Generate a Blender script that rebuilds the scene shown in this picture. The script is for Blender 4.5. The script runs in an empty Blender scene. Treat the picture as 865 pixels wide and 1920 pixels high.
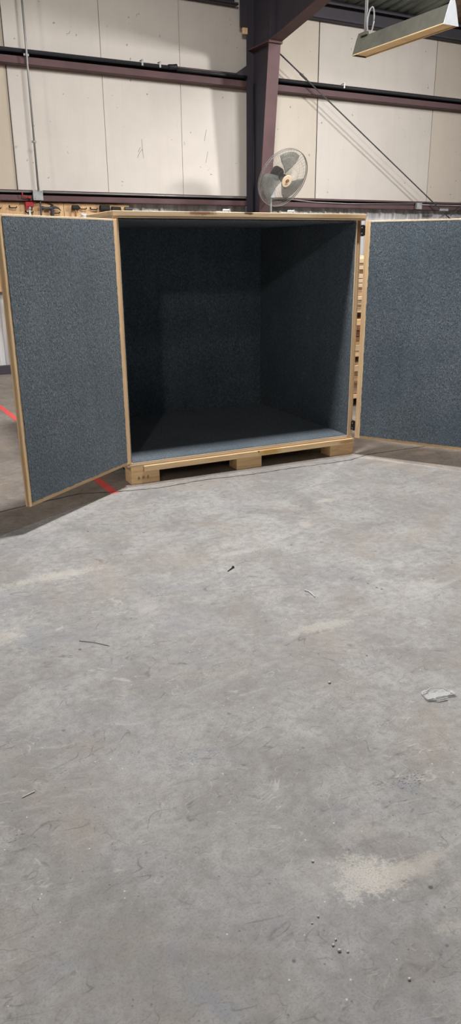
import bpy, bmesh, math, random
from mathutils import Vector, Matrix
from math import radians as RAD, pi, sin, cos
random.seed(7)
C = bpy.context.scene.collection
S = bpy.context.scene

# ------------------------------------------------------------------ materials
def srgb(r, g, b):
    f = lambda c: (c/255/12.92) if c/255 <= .04045 else ((c/255+.055)/1.055)**2.4
    return (f(r), f(g), f(b), 1)

class NT:
    def __init__(s, name):
        s.m = bpy.data.materials.new(name); s.m.use_nodes = True
        s.t = s.m.node_tree; s.t.nodes.clear()
        s.out = s.n('ShaderNodeOutputMaterial'); s.b = s.n('ShaderNodeBsdfPrincipled')
        s.l(s.b.outputs[0], s.out.inputs[0])
    def n(s, typ, **kw):
        x = s.t.nodes.new(typ)
        for k, v in kw.items(): setattr(x, k, v)
        return x
    def l(s, a, b): s.t.links.new(a, b)
    def put(s, sock, v):
        if isinstance(v, bpy.types.NodeSocket): s.l(v, sock)
        else: sock.default_value = v
    def coord(s, kind='Object', scale=(1, 1, 1), rot=(0, 0, 0), loc=(0, 0, 0)):
        tc = s.n('ShaderNodeTexCoord'); mp = s.n('ShaderNodeMapping')
        s.l(tc.outputs[kind], mp.inputs[0])
        mp.inputs['Scale'].default_value = scale; mp.inputs['Rotation'].default_value = rot
        mp.inputs['Location'].default_value = loc
        return mp.outputs[0]
    def noise(s, vec, scale, detail=4, rough=.55, dist=0, col=False):
        x = s.n('ShaderNodeTexNoise'); s.l(vec, x.inputs['Vector'])
        x.inputs['Scale'].default_value = scale; x.inputs['Detail'].default_value = detail
        x.inputs['Roughness'].default_value = rough; x.inputs['Distortion'].default_value = dist
        return x.outputs['Color' if col else 'Fac']
    def voro(s, vec, scale, feature='F1', rand=1.0):
        x = s.n('ShaderNodeTexVoronoi', feature=feature); s.l(vec, x.inputs['Vector'])
        x.inputs['Scale'].default_value = scale; x.inputs['Randomness'].default_value = rand
        return x.outputs['Distance']
    def rng(s, v, a, b, c=0.0, d=1.0, smooth=False):
        x = s.n('ShaderNodeMapRange'); x.interpolation_type = 'SMOOTHSTEP' if smooth else 'LINEAR'
        s.put(x.inputs[0], v)
        for i, q in zip((1, 2, 3, 4), (a, b, c, d)): x.inputs[i].default_value = q
        return x.outputs[0]
    def math(s, op, a, b=0.0, c=None):
        x = s.n('ShaderNodeMath', operation=op); s.put(x.inputs[0], a); s.put(x.inputs[1], b)
        if c is not None: s.put(x.inputs[2], c)
        return x.outputs[0]
    def mix(s, fac, a, b, blend='MIX'):
        x = s.n('ShaderNodeMix', data_type='RGBA', blend_type=blend)
        s.put(x.inputs[0], fac); s.put(x.inputs[6], a); s.put(x.inputs[7], b)
        return x.outputs[2]
    def sep(s, v):
        x = s.n('ShaderNodeSeparateXYZ'); s.l(v, x.inputs[0]); return x.outputs
    def ball(s, vec, c, r, wob=None):
        """soft mask round a point (an ellipse: r is a triple)"""
        mp = s.n('ShaderNodeMapping'); s.l(vec, mp.inputs[0])
        mp.inputs['Location'].default_value = [-c[i]/r[i] for i in range(3)]
        mp.inputs['Scale'].default_value = [1/q for q in r]
        ln = s.n('ShaderNodeVectorMath', operation='LENGTH'); s.l(mp.outputs[0], ln.inputs[0])
        v = ln.outputs['Value']
        if wob is not None: v = s.math('ADD', v, wob)
        return s.rng(v, .45, 1.12, 1, 0, True)
    def bump(s, h, strength=.3, dist=.01):
        x = s.n('ShaderNodeBump'); s.l(h, x.inputs['Height'])
        x.inputs['Strength'].default_value = strength; x.inputs['Distance'].default_value = dist
        s.l(x.outputs[0], s.b.inputs['Normal'])
    def done(s, col, rough=.7, metal=0.0, spec=.3):
        s.put(s.b.inputs['Base Color'], col); s.put(s.b.inputs['Roughness'], rough)
        s.b.inputs['Metallic'].default_value = metal
        s.b.inputs['Specular IOR Level'].default_value = spec
        return s.m

def wood(name, base, dark, axis=0, stains=(), seed=0.0, grain=1.0):
    t = NT(name)
    sc = [16.0*grain]*3; sc[axis] = .9
    v = t.coord(scale=sc, loc=(seed, seed*1.7, seed*.6))
    g = t.noise(v, 1.6, 5, .6, .9)
    v2 = t.coord(scale=[a*(7 if i != axis else 2) for i, a in enumerate(sc)], loc=(seed, 0, 0))
    f = t.noise(v2, 1.2, 3, .6)
    ring = t.math('PINGPONG', t.math('MULTIPLY', g, 7.0), 1.0)
    c = t.mix(t.rng(ring, .3, 1, 0, .55), base, dark)
    c = t.mix(t.rng(f, .45, .75, 0, .35), c, dark)
    big = t.noise(t.coord(), 2.3, 2)
    c = t.mix(t.rng(big, .45, .75, 0, .2), c, srgb(206, 168, 122))
    ob = t.coord()
    w = t.math('MULTIPLY', t.math('SUBTRACT', t.noise(ob, 40, 3), .5), .9)
    for ctr, r, colr, a in stains:
        c = t.mix(t.math('MULTIPLY', t.ball(ob, ctr, r, w), a), c, colr)
    t.bump(f, .15, .002)
    return t.done(c, .62, 0, .25)

P1, P2 = srgb(242, 210, 166), srgb(210, 168, 122)
M = {}
for i, a in enumerate('xyz'):
    M['pine_'+a] = wood('pine_'+a, P1, P2, i, seed=i*3.3)
    M['pale_'+a] = wood('pale_pine_'+a, srgb(244, 224, 194), srgb(220, 190, 152), i, seed=5+i)
    M['end_'+a] = wood('ply_edge_'+a, srgb(220, 196, 164), srgb(176, 148, 120), i, seed=9+i, grain=2.5)
M['dark_wood'] = wood('brown_wood', srgb(132, 92, 64), srgb(92, 60, 44), 2, seed=2)
M['block'] = wood('skid_pine', srgb(240, 204, 156), srgb(202, 158, 112), 0, seed=4,
    stains=[((.085, 0, .045), (.012, .03, .016), srgb(96, 72, 48), .7), ((.12, 0, .05), (.014, .03, .014), srgb(96, 72, 48), .6),
            ((.155, 0, .048), (.01, .03, .016), srgb(96, 72, 48), .6)])
M['deck'] = wood('deck_pine', srgb(244, 214, 168), srgb(216, 176, 126), 0, seed=8,
    stains=[((1.17, 0, .12), (.12, .05, .035), srgb(205, 160, 66), .7), ((1.07, -.02, .128), (.012, .03, .008), srgb(60, 38, 22), .9),
            ((1.9, -.02, .11), (.1, .03, .02), srgb(130, 84, 52), .55)])
M['lid_wood'] = wood('lid_pine', srgb(232, 206, 170), srgb(200, 166, 128), 0, seed=12,
    stains=[((.62, -.02, 1.855), (.12, .05, .022), srgb(122, 72, 48), .8), ((.985, -.02, 1.855), (.05, .05, .014), srgb(74, 34, 26), .9),
            ((1.7, -.02, 1.845), (.2, .05, .02), srgb(190, 150, 100), .5)])
M['ply'] = wood('plywood_sheet', srgb(214, 180, 138), srgb(182, 142, 100), 2, seed=3, grain=.35)
M['wood_handle'] = wood('handle_wood', srgb(170, 110, 80), srgb(120, 72, 48), 2, seed=1)

def carpet_mat():
    t = NT('charcoal_carpet')
    v = t.coord(); vs = t.coord(scale=(1, 1, .62))
    a = t.noise(vs, 150, 3, .75, .8); b = t.noise(vs, 60, 2, .6, .6)
    big = t.noise(v, 1.8, 3, .5); streak = t.noise(t.coord(scale=(5, 5, .7)), 1.6, 3, .5)
    c = t.mix(t.rng(a, .34, .68), srgb(26, 33, 37), srgb(152, 164, 174))
    c = t.mix(t.rng(b, .35, .68, 0, .65), c, srgb(74, 87, 97))
    c = t.mix(t.rng(big, .4, .65, 0, .4), c, srgb(66, 82, 92))
    c = t.mix(t.rng(streak, .5, .7, 0, .22), c, srgb(110, 126, 138))
    fl = t.math('MULTIPLY', t.rng(t.noise(vs, 95, 2, .5), .68, .74), .55)
    c = t.mix(fl, c, srgb(165, 175, 184))
    t.bump(t.math('ADD', a, t.math('MULTIPLY', b, 1.2)), .7, .006)
    t.b.inputs['Sheen Weight'].default_value = .12; t.b.inputs['Sheen Roughness'].default_value = .6
    return t.done(c, .95, 0, .1)
M['carpet'] = carpet_mat()

def plain(name, col, rough=.6, metal=0.0, var=.12, scale=6, spec=.35, bump=0.0):
    t = NT(name); v = t.coord()
    n = t.noise(v, scale, 4); d = tuple(c*(1-var*2) for c in col[:3])+(1,)
    c = t.mix(t.rng(n, .35, .7), col, d)
    if bump: t.bump(t.noise(v, scale*12, 3), bump, .003)
    return t.done(c, rough, metal, spec)
M['steel_red'] = plain('red_oxide_steel', srgb(94, 68, 70), .6, 0, .14, 3)
M['steel_dark'] = plain('grey_primer_steel', srgb(66, 62, 70), .65, 0, .1, 3)
M['black_pipe'] = plain('black_pipe', srgb(38, 42, 46), .5, 0, .1, 8)
M['galv'] = plain('galvanised_steel', srgb(168, 170, 170), .42, .35, .12, 20)
M['conduit'] = plain('conduit_steel', srgb(150, 150, 148), .4, .4, .08, 10)
M['black'] = plain('black_iron', srgb(34, 33, 34), .5, 0, .1, 12)
M['rubber'] = plain('black_rubber', srgb(46, 46, 44), .8, 0, .2, 30)
M['tool_steel'] = plain('dull_tool_steel', srgb(84, 84, 86), .45, .3, .15, 20)
M['red'] = plain('red_enamel', srgb(170, 42, 46), .45, 0, .12, 10)
M['white_metal'] = plain('white_enamel', srgb(214, 220, 226), .4, 0, .06, 9)
M['hood'] = plain('dusty_grey_enamel', srgb(86, 86, 78), .75, 0, .14, 7)
M['hood_in'] = plain('yellowed_diffuser', srgb(206, 182, 142), .6, 0, .12, 6)
M['cord'] = plain('grey_cord', srgb(150, 152, 152), .6, 0, .08, 9)
M['wire'] = plain('guard_wire', srgb(150, 148, 142), .45, .3, .1, 20)
M['blade'] = plain('fan_blade', srgb(118, 124, 120), .4, 0, .08, 8)
M['blade'].node_tree.nodes['Principled BSDF'].inputs['Alpha'].default_value = .55
M['cream'] = plain('cream_badge', srgb(222, 202, 170), .5, 0, .05, 9)
M['badge'] = plain('badge_print', srgb(110, 50, 44), .5, 0, .05, 9)
M['rust'] = plain('rusty_nail', srgb(52, 42, 38), .6, .2, .15, 60)
M['stone'] = plain('grit_stone', srgb(214, 210, 202), .8, 0, .2, 60)
M['paint_red'] = None

def cornerless(): pass

def rib_metal():
    t = NT('corrugated_wall_sheet'); v = t.coord(scale=(4, 4, .25))
    n = t.noise(v, 2.2, 4, .6); m = t.noise(t.coord(), 1.4, 3)
    c = t.mix(t.rng(n, .38, .62), srgb(228, 228, 230), srgb(176, 176, 178))
    c = t.mix(t.rng(m, .4, .7, 0, .3), c, srgb(180, 178, 172))
    return t.done(c, .5, 0, .35)
M['rib'] = rib_metal()

def roof_metal():
    t = NT('roof_deck'); v = t.coord(scale=(6, .5, 1))
    n = t.noise(v, 2, 4, .6)
    c = t.mix(t.rng(n, .35, .65), srgb(150, 158, 150), srgb(104, 114, 108))
    c = t.mix(t.math('MULTIPLY', t.rng(t.noise(t.coord(), 22, 3), .66, .72), .5), c, srgb(190, 195, 190))
    return t.done(c, .55, .2, .35)
M['roof'] = roof_metal()
M['roof_tan'] = plain('tan_roof_panel', srgb(158, 134, 112), .7, 0, .12, 4)

def liner(name, col, seed):
    t = NT(name); v = t.coord(loc=(seed, seed, 0))
    n = t.noise(v, 1.6, 4, .6); st = t.noise(t.coord(scale=(9, 9, .5), loc=(seed, 0, 0)), 1.2, 4, .6)
    f = t.noise(v, 90, 2, .7)
    c = t.mix(t.rng(n, .4, .7, 0, .35), col, tuple(a*.8 for a in col[:3])+(1,))
    c = t.mix(t.rng(st, .5, .75, 0, .10), c, srgb(176, 164, 146))
    c = t.mix(t.math('MULTIPLY', t.rng(f, .5, .8), .18), c, srgb(150, 140, 128))
    sp = t.math('MULTIPLY', t.rng(t.noise(v, 13, 2, .5), .735, .76), .6)
    c = t.mix(sp, c, srgb(120, 112, 104))
    t.bump(t.noise(v, 240, 2), .12, .002)
    return t.done(c, .75, 0, .2)
M['liner_a'] = liner('liner_white', srgb(208, 202, 194), 1.0)
M['liner_b'] = liner('liner_cream', srgb(202, 193, 180), 4.0)
M['liner_c'] = liner('liner_tan', srgb(196, 184, 168), 7.0)

def concrete():
    t = NT('worn_concrete'); v = t.coord()
    big = t.noise(v, .55, 4, .55, .4); mid = t.noise(v, 2.6, 5, .62, .8)
    fine = t.noise(v, 26, 4, .7); grit = t.noise(v, 140, 3, .75)
    c = t.mix(t.rng(big, .36, .64), srgb(160, 158, 156), srgb(180, 179, 177))
    c = t.mix(t.rng(mid, .44, .62, 0, .7), c, srgb(142, 139, 136))
    c = t.mix(t.rng(t.noise(t.coord(loc=(7, 3, 0)), 1.4, 5, .6, .5), .52, .68, 0, .35), c, srgb(150, 154, 160))
    c = t.mix(t.rng(fine, .42, .66, 0, .6), c, srgb(132, 129, 126))
    blot = t.noise(t.coord(loc=(21, 9, 0)), 7, 5, .68, .6)
    c = t.mix(t.rng(blot, .52, .68, 0, .28), c, srgb(130, 127, 124))
    c = t.mix(t.rng(blot, .46, .34, 0, .25), c, srgb(188, 187, 186))
    blu = t.noise(t.coord(loc=(31, 14, 0)), 3.3, 5, .7, .9)
    c = t.mix(t.rng(blu, .56, .68, 0, .4), c, srgb(138, 144, 154))
    wrm = t.noise(t.coord(loc=(17, 24, 0)), 1.9, 4, .6, .6)
    c = t.mix(t.rng(wrm, .5, .66, 0, .4), c, srgb(158, 148, 138))
    c = t.mix(t.rng(grit, .5, .72, 0, .5), c, srgb(104, 101, 98))
    # smears drawn out along the crate front
    stv = t.coord(scale=(1.0, 3.4, 1), rot=(0, 0, .25))
    sm = t.noise(stv, 2.4, 6, .68, 1.0)
    c = t.mix(t.rng(sm, .60, .74, 0, .4), c, srgb(198, 196, 192))
    sm2 = t.noise(t.coord(scale=(1.2, 3.0, 1), rot=(0, 0, -.35), loc=(4, 4, 0)), 2.0, 6, .7, 1.3)
    c = t.mix(t.rng(sm2, .58, .74, 0, .5), c, srgb(124, 120, 115))
    # curved scuffs: contour lines of a distorted noise
    def scuff(scale, rot, loc, w, amt, colr, c, dist=1.6):
        n = t.noise(t.coord(scale=(1, 1.9, 1), rot=(0, 0, rot), loc=loc), scale, 2, .5, dist)
        ln = t.rng(t.math('ABSOLUTE', t.math('SUBTRACT', n, .5)), 0, w, 1, 0)
        gate = t.rng(t.noise(t.coord(loc=loc), 2.2, 3, .6), .44, .56)
        brk = t.rng(t.noise(t.coord(loc=(loc[1], loc[0], 3)), 18, 2), .42, .6)
        return t.mix(t.math('MULTIPLY', t.math('MULTIPLY', ln, t.math('MULTIPLY', gate, brk)), amt), c, colr)
    c = scuff(2.6, .3, (1, 5, 0), .012, .6, srgb(92, 90, 88), c)
    c = scuff(4.0, -.5, (8, 2, 0), .014, .55, srgb(98, 95, 92), c)
    c = scuff(3.2, 1.1, (3, 9, 0), .010, .45, srgb(206, 203, 197), c)
    c = scuff(7.0, .1, (5, 7, 0), .014, .35, srgb(196, 192, 186), c, 2.4)
    # pits and flecks
    pit = t.rng(t.voro(v, 9, rand=1.0), .045, .075, 1, 0)
    pg = t.rng(t.noise(t.coord(loc=(2, 2, 0)), 1.3, 3), .42, .6)
    c = t.mix(t.math('MULTIPLY', t.math('MULTIPLY', pit, pg), .8), c, srgb(78, 78, 80))
    pit2 = t.rng(t.voro(t.coord(loc=(3, 1, 0)), 24), .05, .09, 1, 0)
    c = t.mix(t.math('MULTIPLY', pit2, .55), c, srgb(98, 96, 95))
    fl = t.rng(t.voro(t.coord(loc=(6, 4, 0)), 17), .03, .055, 1, 0)
    c = t.mix(t.math('MULTIPLY', fl, .7), c, srgb(224, 221, 214))
    bl = t.math('MULTIPLY', t.rng(t.noise(t.coord(loc=(11, 3, 0)), 34, 4, .7), .66, .7), t.rng(t.noise(t.coord(loc=(5, 12, 0)), 1.7, 3), .55, .63))
    c = t.mix(t.math('MULTIPLY', bl, .7), c, srgb(88, 94, 104))
    # spills of dust and worn marks with their own places
    wob = t.math('ADD', t.math('MULTIPLY', t.math('SUBTRACT', t.noise(v, 14, 3, .6), .5), 1.8), t.math('MULTIPLY', t.math('SUBTRACT', t.noise(v, 60, 5, .8), .5), 2.6))
    spk = t.rng(t.noise(v, 210, 4, .75), .3, .6)
    for ctr, r, a, colr in [((-.56, -3.70, 0), (.10, .075, 1), .85, srgb(212, 207, 199)), ((-.50, -3.735, 0), (.09, .05, 1), .6, srgb(206, 201, 193)), ((-.42, -3.74, 0), (.13, .045, 1), .55, srgb(196, 188, 176)),
            ((-.66, -3.66, 0), (.11, .08, 1), .4, srgb(186, 182, 176)), ((-.33, -3.88, 0), (.06, .06, 1), .45, srgb(196, 190, 180)),
            ((-.46, -3.93, 0), (.05, .03, 1), .5, srgb(196, 190, 182)), ((-.48, -3.56, 0), (.08, .05, 1), .35, srgb(196, 192, 186)),
            ((-.86, -1.35, 0), (.30, .05, 1), .55, srgb(206, 200, 188)), ((-1.2, -1.9, 0), (.09, .07, 1), .6, srgb(206, 200, 190)),
            ((-.53, -1.9, 0), (.10, .10, 1), .35, srgb(200, 194, 186)), ((.16, -1.5, 0), (.16, .03, 1), .5, srgb(204, 198, 190)),
            ((.1, -2.45, 0), (.17, .05, 1), .5, srgb(206, 200, 190)), ((1.1, -.95, 0), (.12, .05, 1), .5, srgb(212, 208, 200)),
            ((.72, -1.28, 0), (.06, .06, 1), .5, srgb(216, 210, 198)), ((2.5, -.25, 0), (.16, .07, 1), .6, srgb(214, 204, 190)),
            ((2.05, -.42, 0), (.14, .04, 1), .35, srgb(196, 182, 166))]:
        c = t.mix(t.math('MULTIPLY', t.math('MULTIPLY', t.ball(v, ctr, r, wob), spk), a), c, colr)
    # tyre treads and small dark marks with their own places
    def tread(ctr, r, rot, freq, amt, c):
        mp = t.n('ShaderNodeMapping'); t.l(v, mp.inputs[0]); mp.vector_type = 'TEXTURE'
        mp.inputs['Location'].default_value = ctr; mp.inputs['Rotation'].default_value = (0, 0, rot)
        a, b, _ = t.sep(mp.outputs[0])
        ph = t.math('ADD', a, t.math('MULTIPLY', t.math('ABSOLUTE', b), .7))
        ph = t.math('ADD', ph, t.math('MULTIPLY', t.noise(v, 9, 3), .05))
        ln = t.rng(t.math('PINGPONG', t.math('MULTIPLY', ph, freq), .5), .02, .12, 1, 0)
        return t.mix(t.math('MULTIPLY', t.math('MULTIPLY', ln, t.ball(v, ctr, r, wob)), amt), c, srgb(122, 116, 110))
    c = tread((-.45, -2.93, 0), (.50, .085, 1), -.12, 17, .26, c)
    c = tread((.02, -2.72, 0), (.34, .12, 1), .2, 14, .22, c)
    c = tread((-.9, -1.75, 0), (.5, .14, 1), -.05, 12, .15, c)
    dm = t.rng(t.noise(t.coord(scale=(1, 2.6, 1), rot=(0, 0, .5)), 75, 2, .5), .56, .64)
    for ctr, r, a, colr in [((-.77, -3.04, 0), (.13, .045, 1), .6, srgb(98, 104, 116)), ((-1.38, -3.14, 0), (.05, .022, 1), .8, srgb(70, 76, 84)),
            ((-.205, -3.45, 0), (.095, .035, 1), .9, srgb(72, 70, 68)), ((-1.22, -2.92, 0), (.16, .03, 1), .5, srgb(98, 100, 104)), ((-.36, -3.3, 0), (.12, .03, 1), .4, srgb(100, 100, 102))]:
        c = t.mix(t.math('MULTIPLY', t.math('MULTIPLY', t.ball(v, ctr, r, t.math('MULTIPLY', wob, .5)), dm), a), c, colr)
    # floor turns browner and a bit darker behind the crate front and door lines
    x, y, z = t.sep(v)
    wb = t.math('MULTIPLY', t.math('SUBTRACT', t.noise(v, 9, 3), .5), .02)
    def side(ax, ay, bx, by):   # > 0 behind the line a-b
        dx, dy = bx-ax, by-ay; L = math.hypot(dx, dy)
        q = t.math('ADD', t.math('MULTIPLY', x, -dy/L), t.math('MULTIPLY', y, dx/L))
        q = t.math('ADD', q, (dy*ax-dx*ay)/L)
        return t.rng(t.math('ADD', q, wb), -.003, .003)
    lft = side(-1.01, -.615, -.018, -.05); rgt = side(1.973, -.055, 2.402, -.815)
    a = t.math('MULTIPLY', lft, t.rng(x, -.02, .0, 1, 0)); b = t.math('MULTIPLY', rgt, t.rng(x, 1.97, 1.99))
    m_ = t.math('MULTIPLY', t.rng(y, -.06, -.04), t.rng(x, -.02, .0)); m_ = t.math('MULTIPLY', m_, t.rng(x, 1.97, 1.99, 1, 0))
    tinted = t.math('MINIMUM', t.math('ADD', t.math('ADD', a, b), m_), 1.0)
    c = t.mix(t.math('MULTIPLY', tinted, .8), c, t.mix(1.0, c, srgb(206, 196, 186), 'MULTIPLY'))
    h = t.math('ADD', t.math('MULTIPLY', mid, .6), t.math('ADD', t.math('MULTIPLY', fine, .35), t.math('MULTIPLY', grit, .18)))
    h = t.math('SUBTRACT', h, t.math('MULTIPLY', pit2, .2))
    t.bump(h, .35, .012)
    return t.done(c, t.rng(mid, .3, .7, .55, .8), 0, .3)
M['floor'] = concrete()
def red_line_mat():
    t = NT('worn_red_paint'); v = t.coord()
    n = t.noise(v, 22, 4, .7)
    return t.done(t.mix(t.rng(n, .5, .72, 0, .6), srgb(222, 84, 82), srgb(170, 130, 122)), .6)
M['paint_red'] = red_line_mat()
M['crack'] = plain('joint_dirt', srgb(66, 62, 58), .9, 0, .2, 30)
def film():
    t = NT('clear_film'); v = t.coord()
    t.b.inputs['Alpha'].default_value = .4
    return t.done(srgb(228, 229, 228), .55, 0, .3)
M['film'] = film()

# ------------------------------------------------------------------ mesh helpers
def bm_box(bm, lo, hi, rot=None, loc=None, bev=0.0):
    r = bmesh.ops.create_cube(bm, size=1)['verts']
    c = [(lo[i]+hi[i])/2 for i in range(3)]; s = [hi[i]-lo[i] for i in range(3)]
    for v in r: v.co = Vector([v.co[i]*s[i]+c[i] for i in range(3)])
    if bev:
        es = list({e for v in r for e in v.link_edges})
        res = bmesh.ops.bevel(bm, geom=es, offset=bev, segments=1, affect='EDGES')
        r = list({v for f in res['faces'] for v in f.verts} | {v for v in r if v.is_valid})
    if rot is not None:
        for v in r: v.co = rot @ v.co
    if loc is not None:
        for v in r: v.co += Vector(loc)
    return r
def bm_tube(bm, pts, r, seg=8, closed=False, caps=True):
    pts = [Vector(p) for p in pts]; n = len(pts); rings = []
    rr = r if isinstance(r, (list, tuple)) else [r]*n
    up = None
    for i, p in enumerate(pts):
        a = pts[(i-1) % n] if (closed or i > 0) else p
        b = pts[(i+1) % n] if (closed or i < n-1) else p
        d = (b-a).normalized()
        if up is None: up = Vector((0, 0, 1)) if abs(d.z) < .9 else Vector((1, 0, 0))
        u = (up - d*up.dot(d)).normalized(); w = d.cross(u); up = u
        rings.append([bm.verts.new(p + (u*cos(k*2*pi/seg)+w*sin(k*2*pi/seg))*rr[i]) for k in range(seg)])
    m = n if closed else n-1
    for i in range(m):
        A, B = rings[i], rings[(i+1) % n]
        for k in range(seg): bm.faces.new((A[k], A[(k+1) % seg], B[(k+1) % seg], B[k]))
    if caps and not closed:
        bm.faces.new(rings[0][::-1]); bm.faces.new(rings[-1])
def bm_lathe(bm, prof, seg=32, mat=Matrix()):
    rings = []
    for r, z in prof:
        rings.append([bm.verts.new(mat @ Vector((r*cos(k*2*pi/seg), r*sin(k*2*pi/seg), z))) for k in range(seg)])
    for A, B in zip(rings, rings[1:]):
        for k in range(seg): bm.faces.new((A[k], A[(k+1) % seg], B[(k+1) % seg], B[k]))
    bm.faces.new(rings[0][::-1]); bm.faces.new(rings[-1])
def bm_prism(bm, poly, ax, a, b):
    """poly in the two axes other than ax, extruded from a to b along ax"""
    o = [i for i in range(3) if i != ax]
    def mk(t):
        L = []
        for p in poly:
            v = [0, 0, 0]; v[ax] = t; v[o[0]] = p[0]; v[o[1]] = p[1]; L.append(bm.verts.new(v))
        return L
    A, B = mk(a), mk(b); n = len(poly)
    for k in range(n): bm.faces.new((A[k], A[(k+1) % n], B[(k+1) % n], B[k]))
    bm.faces.new(A[::-1]); bm.faces.new(B)
def obj(name, bm, mat, parent=None, loc=(0, 0, 0), rot=(0, 0, 0), smooth=False):
    bmesh.ops.recalc_face_normals(bm, faces=bm.faces)
    me = bpy.data.meshes.new(name); bm.to_mesh(me); bm.free()
    if isinstance(mat, str): mat = M[mat]
    me.materials.append(mat)
    if smooth:
        for p in me.polygons: p.use_smooth = True
    o = bpy.data.objects.new(name, me); C.objects.link(o)
    o.location = loc; o.rotation_euler = rot
    if parent is not None: o.parent = parent
    return o
def box(name, lo, hi, mat, parent=None, bev=.0015, loc=(0, 0, 0), rot=(0, 0, 0)):
    bm = bmesh.new(); bm_box(bm, lo, hi, bev=bev); return obj(name, bm, mat, parent, loc, rot)
def tag(o, label, cat, group=None, kind=None):
    o['label'] = label; o['category'] = cat
    if group: o['group'] = group
    if kind: o['kind'] = kind
    return o
def thing(name, label, cat, loc=(0, 0, 0), rot=(0, 0, 0), group=None):
    o = bpy.data.objects.new(name, None); C.objects.link(o); o.location = loc; o.rotation_euler = rot
    o.empty_display_size = .1
    return tag(o, label, cat, group)
def struct(o): o['kind'] = 'structure'; return o
def copy_tree(root, loc, label=None):
    r = root.copy(); C.objects.link(r); r.location = loc
    if label: r['label'] = label
    for ch in list(root.children):
        c = ch.copy(); C.objects.link(c); c.parent = r
        for g in ch.children:
            d = g.copy(); C.objects.link(d); d.parent = c
    return r

# ------------------------------------------------------------------ wall frame: t along the wall, off into the room
TH = RAD(2.8); P0 = Vector((.195, 6.346, 0))
TV = Vector((cos(TH), sin(TH), 0)); NV = Vector((-TV.y, TV.x, 0))
def wp(t, off, z=0): return P0 + TV*t - NV*off + Vector((0, 0, z))
WR = (0, 0, TH)

# ------------------------------------------------------------------ the setting
def slab(name, lo, hi, mat, **k): return struct(box(name, lo, hi, mat, bev=0, **k))
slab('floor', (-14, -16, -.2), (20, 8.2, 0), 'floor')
# back wall: ribbed sheet, whole height
bm = bmesh.new(); prof = []; t = -13.0; pitch = .305
while t < 18:
    for dx, dy in ((0, 0), (.028, -.032), (.062, -.032), (.09, 0), (.145, 0), (.152, -.006), (.172, -.006), (.18, 0), (.222, 0), (.229, -.006), (.249, -.006), (.257, 0)):
        prof.append((t+dx, dy+.0))
    t += pitch
prof.append((t, 0)); back = [(t, .06), (-13.0, .06)]
bm_prism(bm, prof+back, 2, 0, 6.2)
wall = struct(obj('wall_back', bm, 'rib', None, P0, WR))
# liner panels between the girts and above
seams = [-1.9, .44, 1.76, 2.965, 4.12, 5.41, 7.88, 9.2, 10.5]
mats = ['liner_c', 'liner_a', 'liner_a', 'liner_a', 'liner_b', 'liner_a', 'liner_b', 'liner_a']
for i, (a, b) in enumerate(zip(seams, seams[1:])):
    gap = .009 if i in (0, 4, 5) else .003
    for z0, z1 in ((2.36, 4.03), (4.05, 5.2)):
        box('liner_panel', (a+gap, -.055, z0), (b-gap, -.035, z1), mats[i], wall, bev=.002)
box('liner_panel', (-12.9, -.055, 2.36), (-1.91, -.035, 5.2), 'liner_b', wall)
box('liner_panel', (10.51, -.055, 2.36), (17.9, -.035, 5.2), 'liner_a', wall)
bm = bmesh.new()
for s in (.44, 5.41, 7.88): bm_box(bm, (s-.012, -.04, 2.36), (s+.012, -.034, 5.2))
obj('seam_backing', bm, 'black', wall)
# scrapes on the liner
bm = bmesh.new()
for pts in ([(2.315, 3.17), (2.318, 3.05), (2.33, 2.92)], [(2.318, 3.04), (2.27, 2.99), (2.235, 2.92)], [(2.29, 3.06), (2.25, 3.0)],
            [(1.29, 4.39), (1.33, 4.40), (1.345, 4.43)], [(3.38, 3.36), (3.34, 3.2)], [(3.40, 3.06), (3.36, 2.9)], [(3.0, 3.17), (3.01, 3.13)]):
    bm_tube(bm, [(a, -.0555, z) for a, z in pts], .0022, 5)
obj('scrape_mark', bm, 'steel_dark', wall)

# roof: ribbed deck falling to the back wall, slope 1 in 12
SL = .083
def roof_strip(name, t0, t1, mat):
    bm = bmesh.new(); pr = []; t = t0
    while t < t1-.01:
        for dx, dz in ((0, 0), (.03, .03), (.07, .03), (.1, 0), (.2, 0)):
            if t+dx < t1: pr.append((t+dx, dz))
        t += .2
    pr.append((t1, 0))
    A = [bm.verts.new((a, .3, 5.27-.3*SL+z)) for a, z in pr]; B = [bm.verts.new((a, -22.0, 5.27+22*SL+z)) for a, z in pr]
    A2 = [bm.verts.new((a, .3, 5.36-.3*SL)) for a, z in pr]; B2 = [bm.verts.new((a, -22.0, 5.36+22*SL)) for a, z in pr]
    for P, Q in ((A, B), (A2, B2), (A, A2), (B, B2)):
        for k in range(len(pr)-1): bm.faces.new((P[k], P[k+1], Q[k+1], Q[k]))
    bm.faces.new((A[0], A2[0], B2[0], B[0])); bm.faces.new((A[-1], A2[-1], B2[-1], B[-1]))
    return obj(name, bm, mat, None, P0, WR)
struct(roof_strip('ceiling', -13, 7.47, 'roof'))
struct(roof_strip('ceiling', 7.47, 18, 'roof_tan'))

# eave strut
for ta, tb_, lab in ((-13, 3.87, 'dark steel eave beam at the top of the wall left of the column'), (4.26, 18, 'dark steel eave beam under the roof edge right of the column')):
    bm = bmesh.new()
    bm_box(bm, (ta, -.075, 5.0), (tb_, -.06, 5.25)); bm_box(bm, (ta, -.2, 5.0), (tb_, -.07, 5.012)); bm_box(bm, (ta, -.2, 5.0), (tb_, -.188, 5.03)); bm_box(bm, (ta, -.2, 5.235), (tb_, -.07, 5.25))
    bm_box(bm, (ta, -.2, 5.21), (tb_, -.188, 5.25))
    tag(obj('eave_beam', bm, 'steel_dark', None, P0, WR), lab, 'steel beam')
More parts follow.
